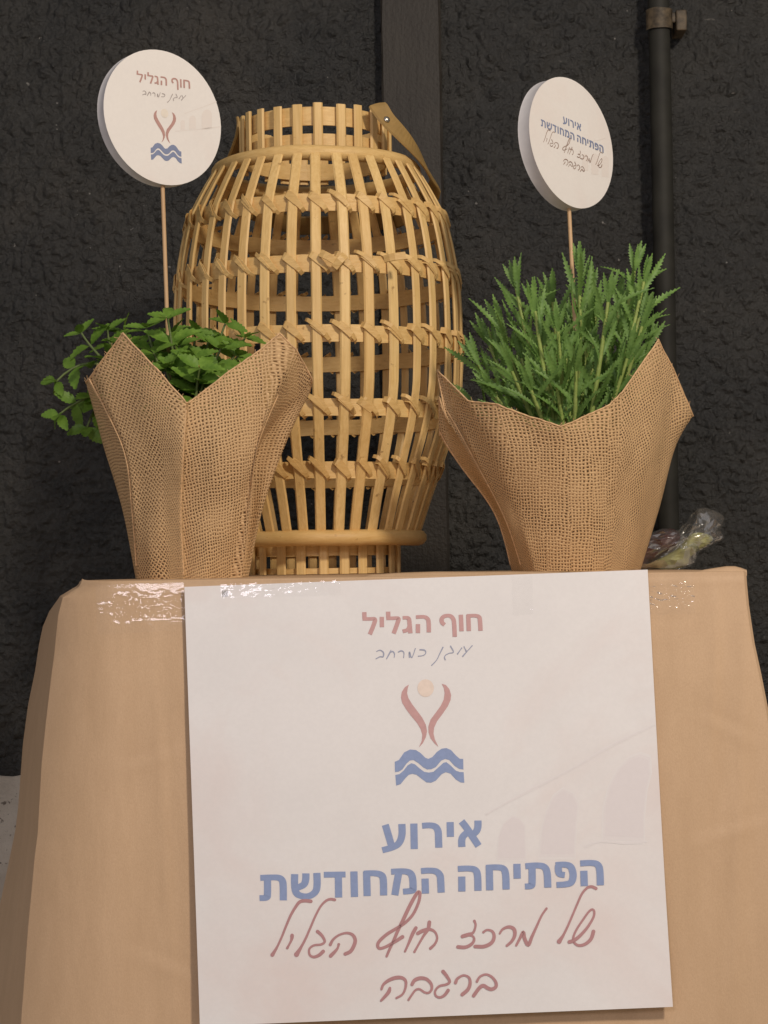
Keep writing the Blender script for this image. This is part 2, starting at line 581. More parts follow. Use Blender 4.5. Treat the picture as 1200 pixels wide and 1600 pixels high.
def section(py):
    fx, sx, rx, yf = lerp_table(LV, py)
    z = P(650, py, yf).z if py > 907 else TZ
    X = lambda px, y: P(px, py, y).x
    pts = []
    deep = min(1.0, max(0.0, (py - 906) / 90.0))
    pts.append((X(rx, yf) - .10 + .03 * deep, YB))
    pts.append((X(rx, yf) - .004 * (1 - deep), yf + .25))
    pts.append((X(rx, yf) + .0005, yf + .02))
    pts.append((X(rx, yf), yf + .004))
    pts.append((X(rx, yf) - .0025, yf + .0005))
    xr, xl = X(rx, yf) - .006, X(205, yf)
    for k in range(150):
        x = xr + (xl - xr) * k / 149
        wob = noise.noise(Vector((x * 7, z * 3, 2))) * .0022 * min(1.0, (py - 890) / 120) + noise.noise(Vector((x * 30, z * 5, 7))) * .0006
        wob -= crease(600 + (x - CAM.x) / yf * F, py)
        pts.append((x, yf + wob))
    yfold = yf + .020 + .004 * deep
    xf = X(fx, yfold)
    for k in range(1, 13):
        t = k / 12
        # turns back smoothly
        x = xl + (xf - xl) * t
        y = yf + (yfold - yf) * (t ** 2.3) + noise.noise(Vector((x * 30, z * 5, 7))) * .0006 * (1 - t)
        pts.append((x, y))
    ys = yfold + .07 + .09 * deep
    xs = X(sx, ys)
    for k in range(1, 7):
        t = k / 6
        pts.append((xf + (xs - xf) * t, yfold + (ys - yfold) * t - .006 * math.sin(math.pi * t) * deep))
    pts.append((xs + .03, ys + .12))
    pts.append((xs + .12, YB))
    return pts, z
root = None
mb = MB()
pys = [907, 908, 910, 914, 920, 926, 934, 944, 953, 967, 981, 997, 1014] + list(range(1026, 1640, 9)) + [1700, 1800, 1900, 2100, 2300, 2440]
rows = []
for py in pys:
    pts, z = section(py)
    if py == 907: z = TZ - .0012
    if py == 908: z = TZ - .003
    rows.append([Vector((x, y, z)) for x, y in pts])
rows[-1] = [Vector((p.x, p.y, .003)) for p in rows[-1]]
# rolled edge, then the flat top
c = Vector((.02, 1.69, 0))
def shrink(r, k, z):
    return [Vector((c.x + (p.x - c.x) * k, c.y + (p.y - c.y) * k, z)) for p in r]
top1 = shrink(rows[0], .9965, TZ - .0003)
top2 = shrink(rows[0], .985, TZ)
# pinched paper corners stand up a little
for r, dz in ((top1, .0012), (top2, .0)):
    for p in r:
        d1 = (p.x - P(131, 905, 1.41).x) ** 2 + (p.y - 1.43) ** 2
        p.z += (dz * 2.0) * math.exp(-d1 / .0002)
mid = [Vector((c.x + (p.x - c.x) * .5, c.y + (p.y - c.y) * .5, TZ + .0003)) for p in rows[0]]
mb.grid([mid, top2, top1] + rows, closed=True)
mb.add(mid, [tuple(range(len(mid)))])
table = mb.build('paper_covered_table', M['kraft'])
table.data.set_sharp_from_angle(angle=R(26))
tag(table, 'table wrapped in brown kraft paper carrying the poster, pots and lantern', 'table')
# loose paper fold at the right corner and a strip lifting behind the poster's top edge
def flap(pxs, yt, yb_, parent):
    mb = MB()
    rows = []
    for px, py in pxs:
        a, b, d = P(px, py + 9, yb_), P(px, py + 2, (yt + yb_) / 2 - .002), P(px, py, yt)
        rows.append([a, b, d, d + Vector((0, .010, -.0045))])
    mb.grid(rows)
    return mb.build('paper_fold', M['kraft'], parent)
flap([(1085, 893), (1100, 890), (1118, 887), (1135, 884.5), (1148, 884.5), (1158, 887), (1167, 890.5)], 1.412, 1.4035, table)
flap([(548, 906), (562, 901), (580, 897.5), (620, 895), (680, 893), (740, 893), (800, 892.5), (860, 893), (905, 895)], 1.418, 1.404, table)

# ------------------------------------------------------------------ poster
PO = P(650, 1240, 1.3725)
t1, t2 = P(650, 905, 1.3935), P(650, 1600, 1.3540)
PN = (t2 - t1).cross(Vector((1, 0, 0))).normalized()
if PN.y > 0: PN = -PN
PO = t1
def poster_pt(px, py, h=0.0):
    # the sheet bows a little between its taped top and its loose foot
    u, v = (px - 300) / 730, (py - 900) / 690
    bow = .0016 * math.sin(math.pi * min(1, max(0, v))) * math.sin(u * 4.2 + .8) + .0035 * max(0, v - .55) ** 2 * (1 + 1.6 * max(0, u - .5)) * 4
    return on_plane(px, py, PO, PN) + PN * (h + bow)

class Print:
    """Flat lettering laid on a printed sheet: pt(px, py, h) puts a photo pixel on the sheet."""
    def __init__(s, mb, pt): s.mb, s.pt = mb, pt
    def poly(s, pts, mi, h, tf=None):
        pts = [tf(*p) if tf else p for p in pts]
        vs = [s.pt(x, y, h) for x, y in pts]
        tri = tessellate_polygon([[Vector((x, y, 0)) for x, y in pts]])
        s.mb.add(vs, [tuple(t) for t in tri], mi, smooth=False)
    def stroke(s, pts, w, mi, h, tf=None, bulb=None, sub=6):
        pts = crom(pts, sub)
        w_ = lambda t: w
        n = len(pts)
        L, Rr = [], []
        for i, (x, y) in enumerate(pts):
            a, b = pts[max(i - 1, 0)], pts[min(i + 1, n - 1)]
            dx, dy = b[0] - a[0], b[1] - a[1]
            d = math.hypot(dx, dy) or 1
            t = i / (n - 1)
            ww = w * (.86 + .22 * math.sin(t * 5 + x * .03)) * .5
            if bulb and t > .86: ww *= 1 + bulb * (t - .86) / .14
            L.append((x - dy / d * ww, y + dx / d * ww)); Rr.append((x + dy / d * ww, y - dx / d * ww))
        T = (lambda p: tf(*p)) if tf else (lambda p: p)
        vs = [s.pt(*T(p), h) for p in L] + [s.pt(*T(p), h) for p in Rr]
        s.mb.add(vs, [(i, i + 1, n + i + 1, n + i) for i in range(n - 1)], mi, smooth=False)
        for e, (x, y) in ((0, pts[0]), (1, pts[-1])):
            ww = math.hypot(L[-e][0] - Rr[-e][0], L[-e][1] - Rr[-e][1]) * .5
            cap = [T((x + ww * math.cos(k * math.pi / 5), y + ww * math.sin(k * math.pi / 5))) for k in range(10)]
            s.mb.add([s.pt(*p, h + .00002 * (e + 1)) for p in cap], [tuple(range(10))], mi, smooth=False)
    def letters(s, strokes, w, mi, h, tf=None):
        """Even, flat-ended block letter strokes."""
        for q, pts in enumerate(strokes):
            pts = crom(pts, 6) if len(pts) > 2 else list(pts)
            n = len(pts)
            L, Rr = [], []
            for i, (x, y) in enumerate(pts):
                a, b = pts[max(i - 1, 0)], pts[min(i + 1, n - 1)]
                dx, dy = b[0] - a[0], b[1] - a[1]
                d = math.hypot(dx, dy) or 1
                ww = w * .5 * (.80 + .20 * abs(dy / d))
                L.append((x - dy / d * ww, y + dx / d * ww)); Rr.append((x + dy / d * ww, y - dx / d * ww))
            T = (lambda p: tf(*p)) if tf else (lambda p: p)
            hh = h + .000012 * q
            s.mb.add([s.pt(*T(p), hh) for p in L] + [s.pt(*T(p), hh) for p in Rr], [(i, i + 1, n + i + 1, n + i) for i in range(n - 1)], mi, smooth=False)

def sub(o, s, pts): return [(o[0] + x / s, o[1] + y / s) for x, y in pts]

HAND = [sub((410, 1380), 4.2857, q) for q in (
    [(325, 120), (285, 116), (250, 125), (222, 160), (190, 215), (160, 285), (130, 360), (100, 425), (68, 478)],
    [(200, 348), (195, 380), (168, 432)],
    [(485, 110), (455, 106), (425, 118), (390, 155), (355, 220), (325, 290), (290, 370), (258, 430), (230, 475)],
    [(370, 322), (400, 350), (418, 388), (395, 408), (345, 415), (315, 440), (318, 478), (345, 492), (380, 480), (408, 455)],
    [(455, 410), (475, 375), (515, 345), (565, 332), (605, 345), (622, 380), (612, 420), (590, 455), (555, 472)],
    [(512, 408), (500, 440), (458, 485)],
    [(832, 488), (850, 445), (880, 380), (910, 310), (940, 250), (980, 165), (1020, 90), (1045, 58), (1055, 75), (1045, 130), (1010, 205),
     (960, 260), (900, 300), (835, 340), (785, 385), (772, 415), (785, 435), (825, 425), (880, 395), (938, 358)],
    [(1028, 298), (1005, 340), (980, 400), (955, 455)],
    [(1118, 260), (1110, 305), (1080, 350), (1045, 410), (1018, 458)],
    [(1040, 335), (1080, 315), (1120, 308), (1155, 325), (1170, 365), (1155, 405), (1125, 435)])]
HAND += [sub((670, 1370), 4.2857, q) for q in (
    [(305, 295), (313, 325), (297, 372), (262, 385), (225, 398)],
    [(240, 396), (275, 390), (299, 402), (302, 425), (285, 450), (245, 470), (195, 468)],
    [(365, 370), (390, 355), (425, 365), (437, 400), (420, 440), (370, 465), (310, 465)],
    [(475, 378), (495, 350), (535, 335), (570, 350), (575, 390), (555, 430), (522, 460)],
    [(585, 458), (610, 410), (632, 370), (640, 410), (665, 455), (690, 400), (720, 335), (755, 260), (788, 212)],
    [(1120, 78), (1090, 66), (1060, 75), (1025, 115), (995, 180), (965, 250), (930, 330), (900, 390), (872, 432)],
    [(940, 435), (970, 425), (1010, 395), (1060, 340), (1100, 275), (1108, 235), (1095, 218), (1070, 235), (1030, 290), (990, 350),
     (968, 400), (970, 435), (1000, 458), (1045, 450), (1085, 415), (1102, 365)])]
HAND += [sub((580, 1500), 5.4545, q) for q in (
    [(88, 245), (105, 205), (150, 170), (210, 148), (265, 150), (295, 180), (290, 240), (265, 290), (215, 320)],
    [(160, 235), (145, 275), (85, 342)],
    [(348, 205), (370, 170), (415, 152), (470, 160), (510, 200), (515, 245), (490, 275), (455, 272), (410, 245), (375, 255), (345, 295), (318, 335)],
    [(612, 95), (640, 130), (668, 180), (640, 205), (580, 220), (545, 260), (550, 300), (585, 315), (625, 295), (655, 255)],
    [(718, 190), (735, 155), (785, 128), (830, 145), (842, 190), (825, 245), (775, 290)],
    [(900, 180), (925, 140), (975, 120), (1025, 140), (1060, 185), (1060, 225), (1025, 245), (990, 235), (955, 215), (920, 235), (872, 300)])]
SCRIPT = [sub((550, 940), 5.4545, q) for q in (
    [(210, 425), (240, 415), (268, 435), (265, 470), (240, 470), (205, 488)],
    [(295, 488), (318, 445), (332, 415)], [(318, 440), (345, 425), (362, 445), (360, 475)],
    [(395, 430), (420, 420), (442, 435), (440, 478)],
    [(490, 475), (490, 430), (510, 478), (540, 400)],
    [(580, 410), (620, 415), (628, 440), (605, 460), (565, 465)],
    [(775, 390), (750, 440), (720, 500), (680, 542)],
    [(840, 380), (865, 430), (830, 440), (800, 455), (788, 475), (795, 495)],
    [(935, 395), (900, 445)], [(955, 385), (975, 425)], [(1025, 375), (980, 425), (945, 465)])]
EV = lambda *q: [sub((400, 1270), 4.2857, a) for a in q]
FV = lambda *q: [sub((670, 1270), 4.138, a) for a in q]
LINE1 = EV([(866, 80), (884, 140), (908, 222)], [(977, 75), (977, 150), (955, 205), (910, 232), (846, 250)], [(1057, 72), (1060, 242)])
LINE1 += FV([(-43, 84), (5, 81), (42, 90), (60, 120), (63, 170), (65, 225)], [(138, 60), (140, 155)], [(212, 55), (250, 105), (322, 214)],
            [(318, 50), (317, 95), (303, 125), (275, 142)], [(214, 220), (213, 180), (222, 152), (248, 128)])
LINE2 = EV([(30, 435), (100, 432), (150, 434), (176, 452), (183, 490), (184, 585)], [(78, 435), (78, 540), (70, 566), (25, 570)],
           [(260, 410), (260, 490), (275, 540), (320, 558), (365, 553), (400, 525), (410, 480), (408, 402)], [(335, 405), (333, 450), (318, 482), (272, 502)],
           [(455, 414), (600, 412)], [(552, 420), (554, 566)], [(656, 392), (660, 562)],
           [(722, 406), (790, 404), (835, 414), (852, 445), (855, 552)], [(741, 392), (745, 556)],
           [(905, 394), (985, 391), (1030, 402), (1048, 435), (1052, 500), (1044, 520), (985, 527)], [(957, 398), (947, 450), (930, 550)], [(1132, 440), (1135, 540)])
LINE2 += FV([(-50, 376), (0, 373), (45, 378), (71, 402), (77, 440), (80, 515)], [(188, 362), (260, 360), (300, 370), (315, 405), (318, 503)], [(213, 412), (214, 508)],
            [(370, 355), (440, 352), (482, 362), (497, 400), (500, 495)], [(391, 340), (394, 500)], [(570, 330), (572, 425)],
            [(625, 345), (700, 340), (746, 350), (765, 388), (770, 483)], [(668, 345), (668, 450), (660, 472), (622, 476)],
            [(820, 338), (880, 335), (918, 350), (934, 400), (922, 448), (885, 462), (826, 466)], [(839, 338), (839, 375), (850, 396), (880, 402)],
            [(980, 327), (1050, 324), (1090, 334), (1106, 370), (1110, 468)], [(1003, 375), (1006, 473)])
TITLE = [sub((550, 940), 5.4545, a) for a in (
    [(105, 90), (107, 148)], [(90, 148), (150, 148), (194, 150), (188, 190), (152, 280)], [(254, 130), (255, 218)],
    [(308, 86), (310, 143)], [(293, 143), (350, 142), (394, 144), (388, 182), (355, 272)],
    [(432, 138), (468, 138), (485, 150), (492, 200), (498, 270)], [(490, 212), (475, 240), (432, 254)],
    [(545, 132), (610, 130), (642, 145), (653, 178), (655, 262)], [(562, 192), (562, 268)],
    [(790, 198), (768, 178), (766, 145), (790, 124), (830, 120), (858, 140), (870, 180), (876, 300)], [(928, 112), (934, 252)],
    [(978, 122), (1050, 120), (1083, 132), (1091, 165), (1096, 248)], [(991, 112), (996, 250)])]
ARM1 = [(430, 162), (395, 185), (370, 225), (363, 270), (372, 315), (405, 370), (450, 430), (500, 490), (530, 540), (545, 590), (540, 640), (515, 698),
        (550, 660), (575, 610), (585, 560), (575, 505), (545, 445), (500, 385), (455, 325), (425, 275), (415, 235), (420, 195)]
ARM2 = [(710, 155), (745, 165), (775, 200), (790, 250), (785, 295), (760, 350), (715, 415), (670, 475), (645, 530), (640, 580), (652, 630), (682, 692),
        (650, 665), (615, 620), (598, 570), (596, 520), (615, 460), (660, 400), (700, 345), (727, 290), (735, 235), (728, 190)]
WAVE1 = [(310, 820), (345, 805), (390, 740), (440, 715), (490, 720), (530, 745), (570, 785), (595, 795), (630, 780), (670, 735), (710, 708), (750, 703),
         (790, 720), (830, 765), (865, 795), (893, 795), (895, 885), (860, 880), (820, 855), (775, 805), (740, 795), (705, 810), (660, 865), (620, 883),
         (585, 885), (550, 865), (510, 830), (470, 805), (440, 808), (410, 835), (375, 885), (345, 903), (312, 908)]
WAVE2 = [(315, 932), (350, 925), (385, 895), (420, 850), (450, 832), (480, 840), (520, 875), (560, 905), (600, 912), (640, 905), (690, 860), (725, 828),
         (750, 823), (785, 850), (830, 895), (865, 907), (897, 908), (903, 998), (870, 995), (830, 970), (785, 920), (745, 908), (710, 925), (660, 980),
         (620, 998), (580, 995), (540, 965), (495, 930), (460, 922), (430, 930), (400, 960), (360, 1010), (322, 1022)]
L8 = lambda q: sub((560, 1040), 5.4545, q)
SUN = L8([(573 + 70 * math.cos(k * math.pi / 12), 192 + 75 * math.sin(k * math.pi / 12)) for k in range(24)])
# the faint aqueduct printed behind the text (poster pixels)
G1 = lambda q: sub((760, 1050), 4.0, q)
ARCHES = [G1([(735, 1040), (740, 850), (770, 720), (820, 620), (890, 545), (960, 520), (1020, 540), (1025, 640), (1000, 740), (985, 900), (985, 1050)]),
          G1([(335, 1150), (350, 980), (380, 870), (420, 780), (480, 735), (540, 765), (575, 830), (560, 940), (550, 1150)]),
          G1([(70, 1170), (80, 1030), (110, 950), (160, 905), (205, 915), (240, 965), (245, 1170)])]
GLINES = [G1([(0, 890), (120, 820), (330, 710), (560, 590), (780, 460), (1050, 330)]), G1([(620, 1090), (720, 1060), (860, 1068), (1000, 1060)])]
def logo(pr, tf, red, blue, sun, h):
    pr.poly(L8(ARM1), red, h, tf); pr.poly(L8(ARM2), red, h, tf)
    pr.poly(L8(WAVE1), blue, h, tf); pr.poly(L8(WAVE2), blue, h, tf)
    pr.poly(SUN, sun, h, tf)

mb = MB()
TL, TR, BR, BL = (288, 917), (1012, 890), (1050, 1572), (313, 1603)
def bil(u, v):
    a = (TL[0] + (TR[0] - TL[0]) * u, TL[1] + (TR[1] - TL[1]) * u)
    b = (BL[0] + (BR[0] - BL[0]) * u, BL[1] + (BR[1] - BL[1]) * u)
    return a[0] + (b[0] - a[0]) * v, a[1] + (b[1] - a[1]) * v
n = 24
front = [[poster_pt(*bil(j / n, i / n), 0) for j in range(n + 1)] for i in range(n + 1)]
back = [[p - PN * .0006 for p in r] for r in front]
mb.grid(front, 0); mb.grid([r[::-1] for r in back], 0)
ring_f = front[0] + [r[-1] for r in front[1:]] + front[-1][::-1][1:] + [r[0] for r in front[::-1]][1:-1]
ring_b = back[0] + [r[-1] for r in back[1:]] + back[-1][::-1][1:] + [r[0] for r in back[::-1]][1:-1]
mb.grid([ring_f, ring_b], 0, closed=True, smooth=False)
pr = Print(mb, poster_pt)
for a in ARCHES:
    ax, ay = sum(p[0] for p in a) / len(a), sum(p[1] for p in a) / len(a)
    for q, (k, mi) in enumerate(((1.10, 9), (1.03, 10), (.95, 6))):
        pr.poly([(min(ax + (x - ax) * k, 1020 + (y - 1000) * .05), ay + (y - ay) * k) for x, y in a], mi, .00008 + .00004 * q)
for l in GLINES: pr.stroke(l, 4.5, 9, .00019); pr.stroke(l, 1.8, 10, .00021)
pr.letters(TITLE, 6.8, 1, .00022)
pr.letters(LINE1, 11.2, 3, .00022)
pr.letters(LINE2, 11.2, 3, .00022)
for i, s_ in enumerate(HAND): pr.stroke(s_, 5.4, 2, .0003 + .00001 * i, bulb=.7 if i in (0, 2, 6, 15) else None)
for i, s_ in enumerate(SCRIPT): pr.stroke(s_, 2.0, 4, .00022 + .00001 * i)
logo(pr, None, 1, 3, 5, .00022)
pr.poly([(347, 923), (356, 922.5), (356.5, 932), (347.5, 932.5)], 8, .00022)
# the poster leans on its own mesh: origin at its foot
poster = mb.build('poster', [M['paper'], M['red'], M['hand'], M['blue'], M['script'], M['sun'], M['ghost'], M['ghostline'], M['greymark'], M['ghosthalo'], M['ghostmid']])
tag(poster, 'square white poster with blue and red Hebrew lettering taped to the kraft paper', 'poster')

def tape(quad, h, parent, crinkle=.0003, seed=0, lines=((.5, .2),)):
    (ax, ay), (bx, by), (cx, cy), (dx, dy) = quad
    mb = MB()
    nu = max(24, int(math.hypot(bx - ax, by - ay) / 1.5))
    nv = max(16, int(math.hypot(dx - ax, dy - ay) / 1.5))
    rows = []
    for i in range(nv + 1):
        r = []
        for j in range(nu + 1):
            u, v = j / nu, i / nv
            px = (ax + (bx - ax) * u) * (1 - v) + (dx + (cx - dx) * u) * v
            py = (ay + (by - ay) * u) * (1 - v) + (dy + (cy - dy) * u) * v
            k = sum(math.exp(-((v - c0) / wd) ** 2) for c0, wd in lines) * max(.06, .55 + 1.5 * noise.noise(Vector((px * .022, seed * 5, 0))))
            hh = h + crinkle * k * (noise.noise(Vector((px * .075, py * .19, seed))) + .30 * noise.noise(Vector((px * .17, py * .4, seed + 3))))
            r.append(poster_pt(px, py, hh))
        rows.append(r)
    mb.grid(rows)
    return mb.build('tape', M['tape'], parent)
tape([(345, 913), (532, 906.5), (533, 930), (346, 935)], .0014, poster, .0011, 1, ((.25, .3),))
tape([(799, 901), (832, 900), (833, 960), (801, 962)], .0014, poster, .0009, 2, ((.95, .12),))
tape([(150, 914), (287.5, 910.5), (289.5, 984), (152, 992)], .0010, table, .0013, 3, ((.40, .16), (.62, .1)))
tape([(1013.5, 896), (1084, 893), (1086, 958), (1017, 962)], .0010, table, .0034, 9, ((.40, .18), (.68, .16)))

# ------------------------------------------------------------------ rattan lantern
D = 1.75
LC = P(503, 880, D); LX, LY = LC.x, D
K = D / F
def zl(yf, r):  # height of something whose front is seen at photo row yf
    return P(503, yf, D - r).z
lantern = thing('rattan_lantern', (LX, LY, TZ), 'tall barrel shaped open rattan lantern standing behind the two burlap pots', 'lantern')
prof = [(250, 150), (275, 165), (300, 180), (320, 191), (345, 204), (380, 213), (415, 219.5), (454, 224.5), (490, 226.5), (530, 227), (575, 226.5), (620, 224),
        (655, 217), (690, 207), (722, 195), (745, 187), (785, 172.5), (828, 158), (842, 152)]
PZ = [(P(503, y, D).z, w * K) for y, w in prof][::-1]
def rad_at(z): return lerp_table(PZ, z)[0]
NS = 36
A0 = -math.pi / 2 + .035
rng = random.Random(3)
ztop, zbot = zl(240, .092), zl(840, .093)
hoops = [zl(317, .116), zl(410, .133), zl(519, .137), zl(635, .134), zl(733, .116)]
for k in range(NS):
    th = A0 + 2 * math.pi * k / NS + rng.uniform(-.016, .016)
    w = rng.uniform(.0086, .0100)
    tw = rng.uniform(-.02, .02)
    mb = MB()
    pts, sd, nm = [], [], []
    for i in range(41):
        z = zbot + (ztop - zbot) * i / 40
        r = rad_at(z) - .0018
        t = th + tw * math.sin(i / 40 * 3.1 + k) * .6
        pts.append((LX + r * math.cos(t), LY + r * math.sin(t), z))
        sd.append((-math.sin(t), math.cos(t), 0)); nm.append((math.cos(t), math.sin(t), 0))
    mb.ribbon(pts, sd, nm, w, .0028)
    mb.build('stave', M['stave'], lantern)
TH = 2 * math.pi / NS
for hi, z in enumerate(hoops):
    mb = MB()
    rows = []
    h = .0076
    wob = [noise.noise(Vector((k * .35, hi * 3.1, 0))) * .0013 for k in range(96)]
    for dz, dr in ((-h, -.0042), (-h, -.0070), (h, -.0070), (h, -.0042), (-h, -.0042)):
        rows.append([(LX + (rad_at(z) + dr) * math.cos(t), LY + (rad_at(z) + dr) * math.sin(t), z + dz + wob[k]) for k, t in enumerate([2 * math.pi * k / 96 for k in range(96)])])
    mb.grid(rows, closed=True, smooth=False)
    ho = mb.build('hoop', M['hoop'], lantern)
    mb = MB()
    for k in range(NS):
        th = A0 + TH * k
        for dup in range(1 if rng.random() < .35 else 2):
            pts, nm, sd = [], [], []
            jit = rng.uniform(-.07, .07); ww = rng.uniform(.0060, .0080) * (1 if dup == 0 else .6)
            for i in range(11):
                s_ = i / 10
                t = th + TH * (-.36 + .80 * s_ + jit * .5) - dup * .030
                zz = z + .0082 - .0172 * (s_ ** 1.35) + dup * .0034 + jit * .012
                # over the upper edge of the band, across the stave, and back behind the lower edge
                off = abs(t - th) * rad_at(z)
                bul = .0008 + .0005 * dup if off < .0056 else .0008 + .0005 * dup - min(.0040, (off - .0056) * .75)
                if i in (0, 10): bul -= .0035
                r = rad_at(zz) + bul
                pts.append(Vector((LX + r * math.cos(t), LY + r * math.sin(t), zz)))
                nm.append(Vector((math.cos(t), math.sin(t), 0)))
            for i in range(11):
                tg = pts[min(i + 1, 10)] - pts[max(i - 1, 0)]
                sd.append(nm[i].cross(tg).normalized())
            mb.ribbon(pts, sd, nm, lambda t, ww=ww: ww * (.55 + .45 * math.sin(math.pi * min(1, .15 + t))), .0006)
    mb.build('lashing', M['lash'], ho)
# odd loose ends of lashing
for (px, py, dx, dy, L_) in ((560, 625, 22, 16, 1), (500, 395, 26, 14, 1), (540, 398, -18, 20, 1), (600, 405, 34, -6, 1)):
    mb = MB()
    p0, p1 = P(px, py, D - .134 - .005), P(px + dx, py + dy, D - .137 - .004)
    mid = (p0 + p1) / 2 + Vector((0, -.003, 0))
    pts = [p0, (p0 + mid) / 2 + Vector((0, -.001, 0)), mid, (p1 + mid) / 2, p1]
    tg = (p1 - p0).normalized()
    mb.ribbon(pts, [Vector((0, -1, 0)).cross(tg)] * 5, [(0, -1, 0)] * 5, .0068, .001)
    mb.build('loose_end', M['lash'], lantern)
for name, yf, r, rr in (('rim', 237, 157 * K, .0070), ('rim', 840, 157 * K, .0072)):
    z = zl(yf, r)
    mb = MB()
    mb.tube([(LX + (r - rr * .35) * math.cos(t), LY + (r - rr * .35) * math.sin(t), z + noise.noise(Vector((math.cos(t) * 2, math.sin(t) * 2, yf))) * .0012)
             for t in [2 * math.pi * k / 72 for k in range(72)]], lambda t: rr, 10, closed=True)
    mb.build(name, M['hoop'], lantern)
def collar(name, zlo, zhi, r, bands, ns, a0, over):
    mb = MB()
    for b0, b1 in bands:
        rows = []
        for dz, dr in ((b0, 0), (b0, -.002), (b1, -.002), (b1, 0), (b0, 0)):
            rows.append([(LX + (r - .0032 + dr) * math.cos(t), LY + (r - .0032 + dr) * math.sin(t), dz) for t in [2 * math.pi * k / 72 for k in range(72)]])
        mb.grid(rows, 1, closed=True, smooth=False)
    for k in range(ns):
        th = a0 + 2 * math.pi * k / ns + rng.uniform(-.02, .02)
        w = rng.uniform(.0086, .0098)
        lo, hi = zlo, zhi + rng.uniform(-.0012, .0012) + over
        pts = [(LX + r * math.cos(th), LY + r * math.sin(th), lo + (hi - lo) * i / 6) for i in range(7)]
        mb.ribbon(pts, [(-math.sin(th), math.cos(th), 0)] * 7, [(math.cos(th), math.sin(th), 0)] * 7, w, .0032)
    return mb.build(name, [M['stave'], M['hoop']], lantern)
rn = 117 * K
collar('neck', zl(240, rn), zl(161, rn), rn, ((zl(234, rn), zl(207, rn)), (zl(194, rn), zl(165, rn))), 23, -math.pi / 2 + .08, 0)
rb = 121 * K
collar('base', TZ + .0008, zl(846, rb), rb, ((TZ + .001, zl(888, rb)), (zl(868, rb), zl(848, rb))), 23, -math.pi / 2 + .04, 0)
# leather carrying strap hanging back over the shoulder
mb = MB()
zr = P(604, 187, D).z
path = [P(589, 163, D - .058), P(594, 170, D - .060), P(605, 186, D - .060), P(624, 206, D - .055), P(642, 226, D - .046), P(657, 246, D - .030), P(668, 268, D - .006),
        P(678, 298, D + .030)]
for t in range(1, 12):
    a = .5 + (math.pi * .98 - .5) * t / 12
    rr = (145 + 45 * math.sin(a)) * K
    path.append(Vector((LX + rr * math.cos(a), LY + rr * math.sin(a) * .9 + .02, P(503, 315 - 55 * max(0, (t - 6)) / 6, D).z)))
path.append(Vector((LX - rn - .003, LY + .02, zr - .01)))
path.append(Vector((LX - rn - .003, LY + .02, zr + .006)))
path = [Vector(q) for q in crom([tuple(q) for q in path], 4)]
sd, nm = [], []
for i, p in enumerate(path):
    tg = (path[min(i + 1, len(path) - 1)] - path[max(i - 1, 0)]).normalized()
    out = Vector((p.x - LX, p.y - LY, 0)).normalized()
    k = min(1, i / 28)
    nrm = (Vector((.35, -.9, .25)) * (1 - k) + (out + Vector((0, 0, .5))) * k).normalized()
    nrm = (nrm - tg * nrm.dot(tg)).normalized()
    nm.append(nrm); sd.append(nrm.cross(tg))
mb.ribbon(path, sd, nm, lambda t: .0195 * min(1.0, (.30 + (max(0, t) * 34) ** .5)) if t < .02 else .0195, .0028)
strap = mb.build('handle', M['leather'], lantern)
mb = MB()
rc = P(604, 187, D - .0625); nn = Vector((.35, -.9, .25)).normalized()
u = nn.cross(Vector((0, 0, 1))).normalized(); w = nn.cross(u)
rows = []
for rr, hh in ((.0032, 0), (.0032, .0007), (.0024, .0016), (.0012, .0021), (.0002, .0022)):
    rows.append([rc + nn * hh + (u * math.cos(t) + w * math.sin(t)) * rr for t in [2 * math.pi * k / 14 for k in range(14)]])
mb.grid(rows, closed=True)
mb.build('rivet', M['metal'], strap)

